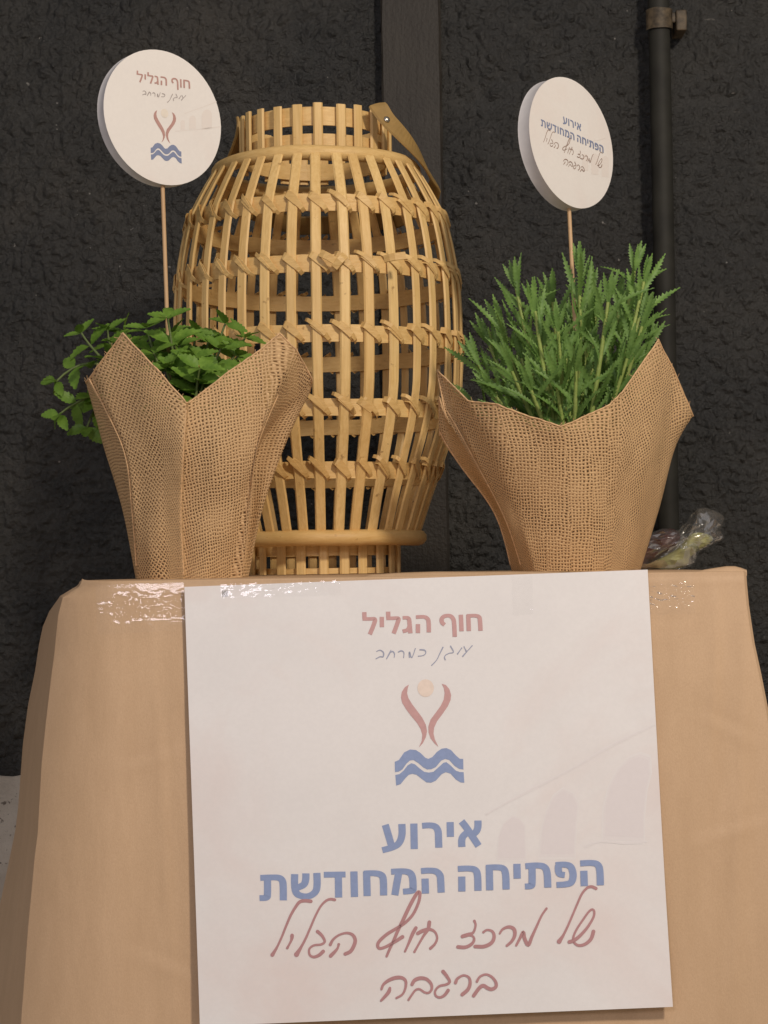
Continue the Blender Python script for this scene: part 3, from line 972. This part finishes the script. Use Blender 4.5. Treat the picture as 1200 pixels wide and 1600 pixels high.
# ------------------------------------------------------------------ burlap-wrapped pots
def wrap_mesh(ribs, Y, ang, seams, levels):
    """RIBS run round the pot: (bottom, lower, upper, top), each ((px, py), depth offset in mm)."""
    mb = MB()
    NV, SUBD = 26, 7
    cols = []
    for rib in ribs:
        pts = [tuple(P(px, py, Y + d / 1000.0)) for px, py, d in rib]
        cv = crom(pts, 10)
        # even steps by arc length
        acc = [0]
        for a, b in zip(cv, cv[1:]): acc.append(acc[-1] + (Vector(a) - Vector(b)).length)
        line = []
        for i in range(NV + 1):
            s_ = acc[-1] * i / NV
            j = 0
            while j < len(acc) - 2 and acc[j + 1] < s_: j += 1
            t = (s_ - acc[j]) / max(1e-9, acc[j + 1] - acc[j])
            line.append(tuple(a + (b - a) * t for a, b in zip(cv[j], cv[j + 1])))
        cols.append(line)
    n = len(cols)
    def soft(i, j, t):  # softened linear blend between neighbouring ribs keeps the folds
        a, b = cols[j][i], cols[(j + 1) % n][i]
        pa, pb = cols[j - 1][i], cols[(j + 2) % n][i]
        k = .75
        q = []
        for x0, x1, x2, x3 in zip(pa, a, b, pb):
            lin = x1 + (x2 - x1) * t
            m1, m2 = (x2 - x0) * .5, (x3 - x1) * .5
            h = (2 * t ** 3 - 3 * t ** 2 + 1) * x1 + (t ** 3 - 2 * t ** 2 + t) * m1 + (-2 * t ** 3 + 3 * t ** 2) * x2 + (t ** 3 - t ** 2) * m2
            q.append(lin + (h - lin) * k)
        return Vector(q)
    rows = []
    for i in range(NV + 1):
        r = []
        for j in range(n):
            for s_ in range(SUBD):
                t = s_ / SUBD
                if i == NV or j in seams:
                    a, b = Vector(cols[j][i]), Vector(cols[(j + 1) % n][i])
                    p = a + (b - a) * t
                else:
                    p = soft(i, j, t)
                wob = noise.noise(Vector((p.x * 46, p.y * 46, p.z * 17))) * .0034 + noise.noise(p * 120) * .0006
                r.append(p + Vector((0, -wob, wob * .15 if i == NV else 0)))
        rows.append(r)
    nc = len(rows[0])
    # cloth coordinates in metres: along the row, up the column
    mid = NV * 6 // 10
    us = [0.0]
    for j in range(nc): us.append(us[-1] + (rows[mid][(j + 1) % nc] - rows[mid][j]).length)
    vs = [[0.0] * nc for _ in range(NV + 1)]
    for j in range(nc):
        for i in range(1, NV + 1): vs[i][j] = vs[i - 1][j] + (rows[i][j] - rows[i - 1][j]).length
    seglen = []
    verts = [p for r in rows for p in r]
    faces, uvs = [], []
    for i in range(NV):
        for j in range(nc):
            k = (j + 1) % nc
            faces.append((i * nc + j, i * nc + k, (i + 1) * nc + k, (i + 1) * nc + j))
            a = R(ang[j // SUBD])
            ca, sa = math.cos(a), math.sin(a)
            cen = us[nc] / 2
            q = []
            for ii, jj, uu in ((i, j, us[j]), (i, k, us[j + 1]), (i + 1, k, us[j + 1]), (i + 1, j, us[j])):
                # real width of this row so threads keep their pitch as the cloth flares
                x, y = uu - cen, vs[ii][jj]
                q.append((x * ca - y * sa + ang[j // SUBD] * .01, x * sa + y * ca))
            uvs.append(q)
    mb.add(verts, faces, 0, uvs)
    return mb, rows[-1], rows

def nursery_pot(parent, px, py_soil, py_bot, Y, rt, rbm):
    c1, c0 = P(px, py_soil, Y), P(px, py_bot, Y)
    mb = MB()
    rows = []
    for z, r in ((TZ + .004, .002), (TZ + .004, rbm), (c1.z + .012, rt), (c1.z + .014, rt + .002), (c1.z + .014, rt - .001), (c1.z - .004, rt - .003)):
        rows.append([(c1.x + r * math.cos(t), Y + r * math.sin(t), z) for t in [2 * math.pi * k / 32 for k in range(32)]])
    mb.grid(rows, closed=True)
    mb.build('pot', M['pot'], parent)
    mb = MB()
    rows = []
    for k in range(7):
        r = (rt - .002) * k / 6 + .0005
        rows.append([(c1.x + r * math.cos(t), Y + r * math.sin(t), c1.z + noise.noise(Vector((r * 60 * math.cos(t), r * 60 * math.sin(t), 0))) * .004) for t in [2 * math.pi * q / 32 for q in range(32)]])
    mb.grid(rows, closed=True)
    mb.build('soil', M['soil'], parent)
    return c1

def hem(mb, top, rad=.0007):
    mb.tube([p + Vector((0, 0, noise.noise(p * 260) * .0009)) for p in top], rad, 6, 1, closed=True)
    for k in range(len(top)):          # stray fibres
        for q in range(2):
            if rng.random() < .30:
                p = top[k].lerp(top[(k + 1) % len(top)], rng.random())
                d = Vector((rng.uniform(-1, 1), rng.uniform(-.8, .3), rng.uniform(.1, 1.2))).normalized() * rng.uniform(.0015, .0045)
                mb.tube([p, p + d * .6 + Vector((0, 0, -.0003)), p + d], .00022, 4, 1, caps=False)

# left pot
YL = 1.52
B = 909
left_ribs = [
    [(213, B, 0), (192, 800, 5), (163, 700, 6), (134, 598, 2)],
    [(214, B, -18), (206, 795, -30), (192, 702, -38), (137, 594, -26)],
    [(217, B, -22), (209, 795, -36), (196, 700, -44), (144, 584, -34)],
    [(235, B, -38), (232, 800, -47), (225, 700, -56), (168, 551, -50)],
    [(262, B, -44), (256, 800, -54), (250, 700, -66), (192, 521, -62)],
    [(277, B, -46), (272, 800, -57), (272, 700, -73), (246, 578, -74)],
    [(287, B, -47), (282, 800, -59), (286, 700, -77), (291, 629, -80)],
    [(290, B, -43), (285, 800, -53), (290, 700, -70), (295, 630, -74)],
    [(318, B, -45), (325, 800, -57), (338, 700, -73), (352, 586, -72)],
    [(345, B, -38), (362, 800, -50), (382, 700, -64), (400, 551, -69)],
    [(362, B, -30), (382, 795, -42), (401, 700, -56), (437, 522, -66)],
    [(378, B, -26), (391, 795, -42), (404, 690, -58), (462, 546, -54)],
    [(377, B, -2), (391, 795, -2), (406, 695, -14), (488, 592, -28)],
    [(387, B, 2), (410, 798, 0), (445, 698, -4), (484, 612, -10)],
    [(368, B, 34), (388, 800, 44), (415, 700, 58), (425, 640, 64)],
    [(297, B, 46), (297, 800, 56), (297, 700, 70), (297, 640, 76)],
    [(228, B, 34), (206, 800, 44), (176, 700, 58), (165, 640, 62)],
]
cL = P(295, B, YL)
potl = thing('potted_plant', (cL.x, YL, TZ), 'leafy mint plant in a pot wrapped with two peaked burlap corners, left of the lantern', 'plant')
ang = [0, 8, 38, 38, 38, 38, 0, -14, -14, -14, -14, -8, -8, 0, 0, 0, 0]
mb, top, _ = wrap_mesh(left_ribs, YL, ang, (6, 11, 1), None)
hem(mb, top)
mb.tube([_[i][7 * 1 + 2] + Vector((0, -.001, 0)) for i in range(2, 27)], .0007, 6, 1)
mb.tube([_[i][7 * 11 + 1] + Vector((0, -.0008, 0)) for i in range(1, 22)], .0007, 6, 1)
mb.tube([_[i][7 * 6 + 2] + Vector((0, -.0008, 0)) for i in range(1, 26)], .0007, 6, 1)
mb.build('burlap_wrap', [M['burlap'], M['hem']], potl)
soilL = nursery_pot(potl, 295, 690, B, YL, .060, .042)

# right pot
YR = 1.58
right_ribs = [
    [(800, 893, 14), (772, 800, 14), (702, 705, 10), (687, 679, 8)],
    [(806, 893, -2), (778, 798, -4), (715, 708, -6), (686, 620, -4)],
    [(816, 893, -25), (785, 803, -34), (729, 703, -36), (697, 655, -34)],
    [(819, 893, -29), (788, 803, -40), (736, 700, -44), (683, 578, -32)],
    [(828, 893, -36), (801, 800, -49), (765, 700, -61), (731, 626, -62)],
    [(836, 893, -43), (816, 800, -57), (797, 700, -74), (771, 631, -76)],
    [(856, 893, -48), (847, 800, -63), (838, 700, -80), (820, 648, -86)],
    [(893, 893, -52), (890, 800, -67), (884, 700, -84), (876, 667, -90)],
    [(925, 893, -50), (927, 800, -64), (923, 700, -80), (915, 650, -86)],
    [(944, 893, -44), (948, 800, -58), (951, 700, -72), (953, 632, -80)],
    [(953, 893, -40), (960, 800, -51), (968, 700, -65), (972, 613, -71)],
    [(972, 893, -30), (989, 800, -39), (1008, 700, -50), (1029, 531, -52)],
    [(988, 893, -15), (1012, 800, -20), (1034, 700, -28), (1052, 578, -30)],
    [(1000, 893, 2), (1029, 800, 0), (1055, 700, -4), (1083, 649, -8)],
    [(985, 893, 35), (1010, 800, 45), (1030, 700, 55), (1040, 668, 60)],
    [(897, 893, 52), (897, 800, 66), (897, 700, 84), (897, 672, 88)],
    [(820, 893, 38), (795, 800, 48), (765, 700, 60), (750, 668, 62)],
]
cR = P(899, 893, YR)
potr = thing('potted_plant', (cR.x, YR, TZ), 'upright toothed leaf herb in a burlap wrapped pot, right of the lantern', 'plant')
ang = [20, 20, 20, 20, 18, 6, 4, 2, -2, -6, -32, -32, -28, 0, 0, 0, 0]
mb, top, _ = wrap_mesh(right_ribs, YR, ang, (2, 1, 13), None)
hem(mb, top)
mb.tube([_[i][7 * 2 + 2] + Vector((0, -.001, 0)) for i in range(1, 26)], .0007, 6, 1)
mb.tube([_[i][2] + Vector((0, -.001, 0)) for i in range(1, 26)], .0007, 6, 1)
mb.build('burlap_wrap', [M['burlap'], M['hem']], potr)
soilR = nursery_pot(potr, 897, 706, 893, YR, .066, .046)

# ------------------------------------------------------------------ leaves
def leaf(mb, base, d, nrm, L_, W, mi, teeth=0.0, shape='ovate', curl=.15, fold=.25, seg=10):
    d = d.normalized()
    nrm = (nrm - d * nrm.dot(d)).normalized()
    side = d.cross(nrm)
    rows = []
    for i in range(seg + 1):
        t = i / seg
        if shape == 'ovate':
            w = W * .5 * (math.sin(math.pi * t ** .78) ** .85 if 0 < t < 1 else 0) + W * .02
        else:
            w = W * .5 * (min(1, (1 - t) * 2.6 + .10) * min(1, .45 + t * 2.2))
        if teeth: w *= 1 + (teeth if i % 2 else -teeth)
        c_ = base + d * (L_ * t) - nrm * (curl * L_ * t * t)
        rip = .055 * W * math.sin(i * 2.4)
        r = []
        for s_, hgt in ((-1, fold * w), (-.55, fold * w * .45 + rip), (0, 0), (.55, fold * w * .45 - rip), (1, fold * w)):
            fwd = d * (L_ / seg * .6 if (teeth and i % 2 and abs(s_) == 1) else 0)
            r.append(c_ + side * (w * s_) + nrm * hgt + fwd)
        rows.append(r)
    mb.grid(rows, mi)

def bez(a, b, c_, n):
    return [a * (1 - t) ** 2 + b * 2 * t * (1 - t) + c_ * t * t for t in [i / n for i in range(n + 1)]]

rl = random.Random(11)
# mint: (tip pixel, depth mm, where it leaves the soil)
MINT = [((262, 497), -30, 285), ((240, 552), -28, 285), ((228, 512), 0, 270), ((300, 560), -42, 295), ((318, 598), -50, 300), ((352, 506), 20, 305), ((345, 545), -10, 300),
        ((280, 540), -5, 290), ((285, 588), -40, 292), ((325, 535), 10, 300), ((383, 528), 30, 310), ((305, 520), 25, 298), ((258, 575), -42, 290), ((215, 545), 10, 270),
        ((340, 580), -30, 305), ((312, 575), -60, 300), ((270, 520), 15, 284), ((372, 556), 5, 310)]
HANG = [((127, 520), 10, [(230, 620), (150, 560)]), ((168, 516), 20, [(235, 610), (170, 565)]), ((88, 596), 0, [(220, 620), (150, 530)]), ((92, 648), -5, [(215, 620), (150, 600)]),
        ((136, 668), 5, [(210, 630), (160, 590)]), ((196, 520), 30, [(240, 610), (200, 550)])]
def sprig(tip, path, sized, density, big=1.0):
    mb = MB()
    n = len(path) - 1
    mb.tube(path, lambda t: .0016 - .0007 * t, 6, 1)
    node = density
    for q in range(node + 1):
        t = .30 + .70 * q / node
        i = min(n - 1, int(t * n))
        p = path[i] + (path[i + 1] - path[i]) * (t * n - i)
        tg = (path[min(i + 1, n)] - path[max(i - 1, 0)]).normalized()
        az = (q % 2) * math.pi / 2 + rl.uniform(-.5, .5)
        for h in (0, 1) if q < node else (0, 1, 2, 3):
            a = az + h * (math.pi if q < node else math.pi / 2)
            out = Vector((math.cos(a), math.sin(a) * .8, 0))
            out = (out - tg * out.dot(tg)).normalized()
            k = 1 - .38 * (q / node)
            if q == node: k = .55
            dvec = out + tg * rl.uniform(.25, .75) + Vector((0, 0, rl.uniform(-.25, .15)))
            nr = Vector((rl.uniform(-.35, .35), -.75, .75)) - out * .1 + tg * .3
            L_ = sized * k * rl.uniform(.85, 1.15)
            leaf(mb, p + out * .001, dvec, nr, L_, L_ * rl.uniform(.50, .62), 0, .10, 'ovate', rl.uniform(.08, .32), rl.uniform(.1, .35), 12)
    return mb.build('stem', [M['mint'], M['mintstem']], potl)
for (tip, dep, bx) in MINT:
    a = P(bx, 690, YL + dep / 1500.0)
    c_ = P(tip[0], tip[1], YL + dep / 1000.0)
    b = Vector((a.x * .6 + c_.x * .4, a.y * .5 + c_.y * .5, a.z + (c_.z - a.z) * .6))
    sprig(tip, bez(a, b, c_, 10), .034, 3)
for (tip, dep, pp) in HANG:
    a = P(pp[0][0], pp[0][1], YL + .005)
    b = P(pp[1][0], pp[1][1], YL + .030)
    c_ = P(tip[0], tip[1], YL + dep / 1000.0 + .015)
    sprig(tip, bez(a, b, c_, 10), .028, 3)

# toothed herb
HERB = [(807, 412, -10), (836, 446, -40), (864, 432, 20), (906, 392, -20), (991, 384, 10), (1006, 400, -15), (783, 470, 0), (765, 500, 20), (950, 432, -45), (930, 455, 15),
        (1003, 470, -20), (1012, 505, 10), (872, 478, -55), (890, 470, 30), (748, 530, 10), (925, 420, 40), (968, 440, 40), (820, 480, 40), (850, 500, -30), (980, 520, -40),
        (900, 540, -70), (800, 540, -40), (775, 580, -20), (870, 560, -60), (830, 570, -60), (846, 462, 55), (1000, 450, 50), (790, 510, 55),
        (915, 480, 0), (885, 520, -20), (955, 490, 10), (815, 520, 0), (740, 590, 10)]
for (tx, ty, dep) in HERB:
    bx = 897 + (tx - 897) * .38 + rl.uniform(-6, 6)
    a = P(bx, 706, YR + dep / 1600.0)
    c_ = P(tx, ty + 40, YR + dep / 1000.0)
    b = Vector((a.x * .45 + c_.x * .55, (a.y + c_.y) / 2, a.z + (c_.z - a.z) * .45))
    path = bez(a, b, c_, 14)
    mb = MB()
    mb.tube(path, lambda t: .0027 - .0013 * t, 7, 1)
    hgt = (c_ - a).length
    nl = max(4, int(hgt / .0086))
    for q in range(nl):
        t = .20 + .78 * q / nl
        i = min(13, int(t * 14))
        p = path[i] + (path[i + 1] - path[i]) * (t * 14 - i)
        tg = (path[i + 1] - path[i]).normalized()
        az = q * 2.4 + rl.uniform(-.4, .4)
        out = Vector((math.cos(az), math.sin(az) * .9, 0))
        dv = out * rl.uniform(.4, .95) + tg * rl.uniform(.8, 1.2)
        L_ = rl.uniform(.030, .050) * (1.0 if t > .25 else .8)
        leaf(mb, p, dv, Vector((rl.uniform(-.7, .7), -.8, .5)) + tg * .2, L_, L_ * .105, 0, .40, 'linear', rl.choice((-.25, -.1, .1, .3, .55)), .3, 26)
    for q in range(4):
        az = q * 1.57 + rl.uniform(-.5, .5)
        dv = (path[-1] - path[-3]).normalized() * 1.6 + Vector((math.cos(az), math.sin(az), 0)) * rl.uniform(.15, .55)
        L_ = rl.uniform(.022, .032)
        leaf(mb, path[-1], dv, Vector((rl.uniform(-.4, .4), -.9, .2)), L_, L_ * .16, 0, .32, 'linear', rl.uniform(-.05, .12), .3, 20)
    mb.build('stem', [M['herb'], M['herbstem']], potr)

# ------------------------------------------------------------------ disc signs
def affine(src, dst):
    (x0, y0), (x1, y1), (x2, y2) = src
    det = (x1 - x0) * (y2 - y0) - (x2 - x0) * (y1 - y0)
    def f(x, y):
        u = ((x - x0) * (y2 - y0) - (x2 - x0) * (y - y0)) / det
        v = ((x1 - x0) * (y - y0) - (x - x0) * (y1 - y0)) / det
        return tuple(dst[0][k] + u * (dst[1][k] - dst[0][k]) + v * (dst[2][k] - dst[0][k]) for k in (0, 1))
    return f
def disc_sign(label, cpx, Y, nrm, rad, thick, stick_px, mats, draw, parent_loc, seed):
    root = thing('disc_sign', parent_loc, label, 'sign', 'round disc signs on sticks')
    o = P(*cpx, Y)
    fwd = (o - CAM).normalized()
    rgt = fwd.cross(Vector((0, 0, 1))).normalized()
    n_ = (rgt * nrm[0] + fwd * nrm[1] + rgt.cross(fwd) * nrm[2]).normalized()
    u = Vector((0, 0, 1)).cross(n_).normalized() * -1
    w = n_.cross(u).normalized()
    mb = MB()
    NN = 64
    # hand cut: the outline is faintly faceted
    rr = [rad * (1 + .010 * noise.noise(Vector((k * .5, seed, 0))) + .004 * noise.noise(Vector((k * .17, seed, 5)))) for k in range(NN)]
    rr = [rr[(k // 4) * 4] * (1 - (k % 4) / 4) + rr[((k // 4) * 4 + 4) % NN] * ((k % 4) / 4) for k in range(NN)]
    f_ = [o + (u * math.cos(2 * math.pi * k / NN) + w * math.sin(2 * math.pi * k / NN)) * rr[k] for k in range(NN)]
    b_ = [p - n_ * thick for p in f_]
    inner = [o + (p - o) * .5 for p in f_]
    mb.grid([f_, inner], 0, closed=True)
    mb.add(inner, [tuple(range(NN))], 0)
    mb.grid([[p - n_ * .0004 for p in f_], [p + (o - p) * .006 - n_ * .0012 for p in f_], [p + (o - n_ * thick - p) * .006 + n_ * .001 for p in b_], b_], 1, closed=True)
    mb.grid([f_, [p - n_ * .0004 for p in f_]], 0, closed=True)
    mb.add(b_, [tuple(range(NN))[::-1]], 0)
    pr = Print(mb, lambda px, py, h: on_plane(px, py, o, n_) + n_ * h)
    draw(pr)
    disc = mb.build('disc', mats, root)
    mb = MB()
    (ax, ay), (bx, by), yb = stick_px
    # the stick is pushed into the middle of the foam
    a = on_plane(ax, ay, o - n_ * thick * .5, n_)
    b = P(bx, by, yb)
    a = a + (a - b).normalized() * .004
    mb.tube([a + (b - a) * k / 10 for k in range(11)], .0017, 10)
    mb.build('stick', M['stick'], root)
    return root
def arch(x0, x1, yt, yb, sl):
    r = (x1 - x0) / 2
    top = [(x0 + r - r * math.cos(k * math.pi / 8), yt + r * 1.2 - r * 1.2 * math.sin(k * math.pi / 8)) for k in range(9)]
    return [(x, y + (x - x0) * sl) for x, y in [(x0, yb)] + top + [(x1, yb)]]
def draw_left(pr):
    tf = affine([(566, 991.4), (754, 985.3), (618.7, 1227)], [(213, 127.6), (297.2, 138.8), (236, 249.5)])
    for x0, x1, yt, yb in ((315, 331, 172, 203), (295.5, 306, 181, 202), (282, 289, 188, 203)):
        pr.poly(arch(x0, x1, yt, yb, -.10), 6, .0001)
    pr.stroke([(289, 177), (312, 169), (338, 159)], 1.2, 6, .0001)
    pr.stroke([(274, 205), (300, 203), (345, 198)], 1.0, 6, .0001)
    pr.letters(TITLE, 5.4, 7, .0002, tf)
    for i, s_ in enumerate(SCRIPT): pr.stroke(s_, 2.9, 4, .0002 + .00001 * i, tf)
    logo(pr, tf, 7, 2, 5, .0002)
def draw_right(pr):
    tf = affine([(406, 1407), (943.5, 1383), (595, 1562)], [(845, 196.8), (942.8, 239.2), (880, 256.5)])
    for x0, x1, yt, yb in ((910, 919, 240, 266), (924, 935, 239, 272), (940, 951, 243, 276)):
        pr.poly(arch(x0, x1, yt, yb, .12), 6, .0001)
    pr.stroke([(922, 221), (934, 219), (945, 216)], 1.2, 6, .0001)
    pr.letters(LINE1, 9.2, 2, .0002, tf)
    pr.letters(LINE2, 9.2, 2, .0002, tf)
    for i, s_ in enumerate(HAND): pr.stroke(s_, 4.6, 3, .00025 + .00001 * i, tf)
DM = [M['discpaper'], M['foam'], M['dblue'], M['dhand'], M['dscript'], M['dsun'], M['dghost']]
DM1 = [M['discpaper'], M['foam'], M['dblue'], M['dhand'], M['dscript'], M['dsun'], M['dghost'], M['dred']]
YDL, YDR = 1.52, 1.585
disc_sign('round white disc sign with red and blue wave logo, on a stick in the mint', (255.5, 183.5), YDL, (.521, -.822, .229), 107 * YDL / F, .0105,
          ((254, 289), (266, 640), YL + .010), DM1, draw_left, (soilL.x, YL, soilL.z), 1)
disc_sign('tilted white disc sign with text only, on a stick in the toothed herb', (894, 223), YDR, (.782, -.589, .204), 104.2 * YDR / F, .0125,
          ((889, 322), (906, 660), YR - .005), DM, draw_right, (soilR.x, YR, soilR.z), 2)

# ------------------------------------------------------------------ cellophane packet behind the right pot
YP = 1.72
pk = P(1070, 880, YP)
packet = thing('cellophane_packet', (pk.x, YP, TZ), 'clear cellophane packet with dark red and pale green contents behind the right pot', 'packet')
def crumple(outline, Y, depth, mi_mat, name, amp, seed, thick=True):
    """A crumpled pillow whose outline is given; bulges towards and away from us."""
    mb = MB()
    c0 = (sum(p[0] for p in outline) / len(outline), sum(p[1] for p in outline) / len(outline))
    ol = crom([tuple(p) for p in outline] + [tuple(outline[0])], 4)[:-1]
    for sgn in (-1, 1):
        rows = []
        for k in range(9):
            s_ = 1 - k / 8.4
            r = []
            for x, y in ol:
                px, py = c0[0] + (x - c0[0]) * s_, c0[1] + (y - c0[1]) * s_
                b = math.sqrt(max(0, 1 - s_ * s_)) * depth
                q = P(px, py, Y)
                nz = abs(noise.noise(Vector((px * .05, py * .05, seed + sgn)))) * 2 - .4
                q.y += sgn * b + (amp * nz if 0 < k else 0)
                q.z += amp * .4 * noise.noise(Vector((px * .09, py * .09, seed + 8))) if k else 0
                r.append(q)
            rows.append(r)
        mb.grid(rows, closed=True, smooth=False)
        mb.add(rows[-1], [tuple(range(len(ol)))], smooth=False)
    return mb.build(name, mi_mat, packet)
crumple([(960, 889), (975, 862), (1000, 842), (1035, 826), (1060, 828), (1083, 806), (1096, 793), (1130, 806), (1126, 830), (1132, 841), (1112, 852), (1090, 866), (1078, 886), (1030, 893)], YP, .030, M['film'], 'bag', .006, 1)
crumple([(985, 886), (995, 860), (1015, 838), (1040, 826), (1062, 832), (1060, 848), (1040, 864), (1020, 878), (1000, 886)], YP + .004, .020, M['darkred'], 'red_contents', .004, 4)
crumple([(1008, 884), (1040, 868), (1060, 856), (1072, 842), (1084, 833), (1100, 833), (1114, 840), (1108, 850), (1092, 860), (1078, 872), (1072, 884), (1040, 890)], YP - .010, .010, M['palegreen'], 'green_contents', .003, 6)
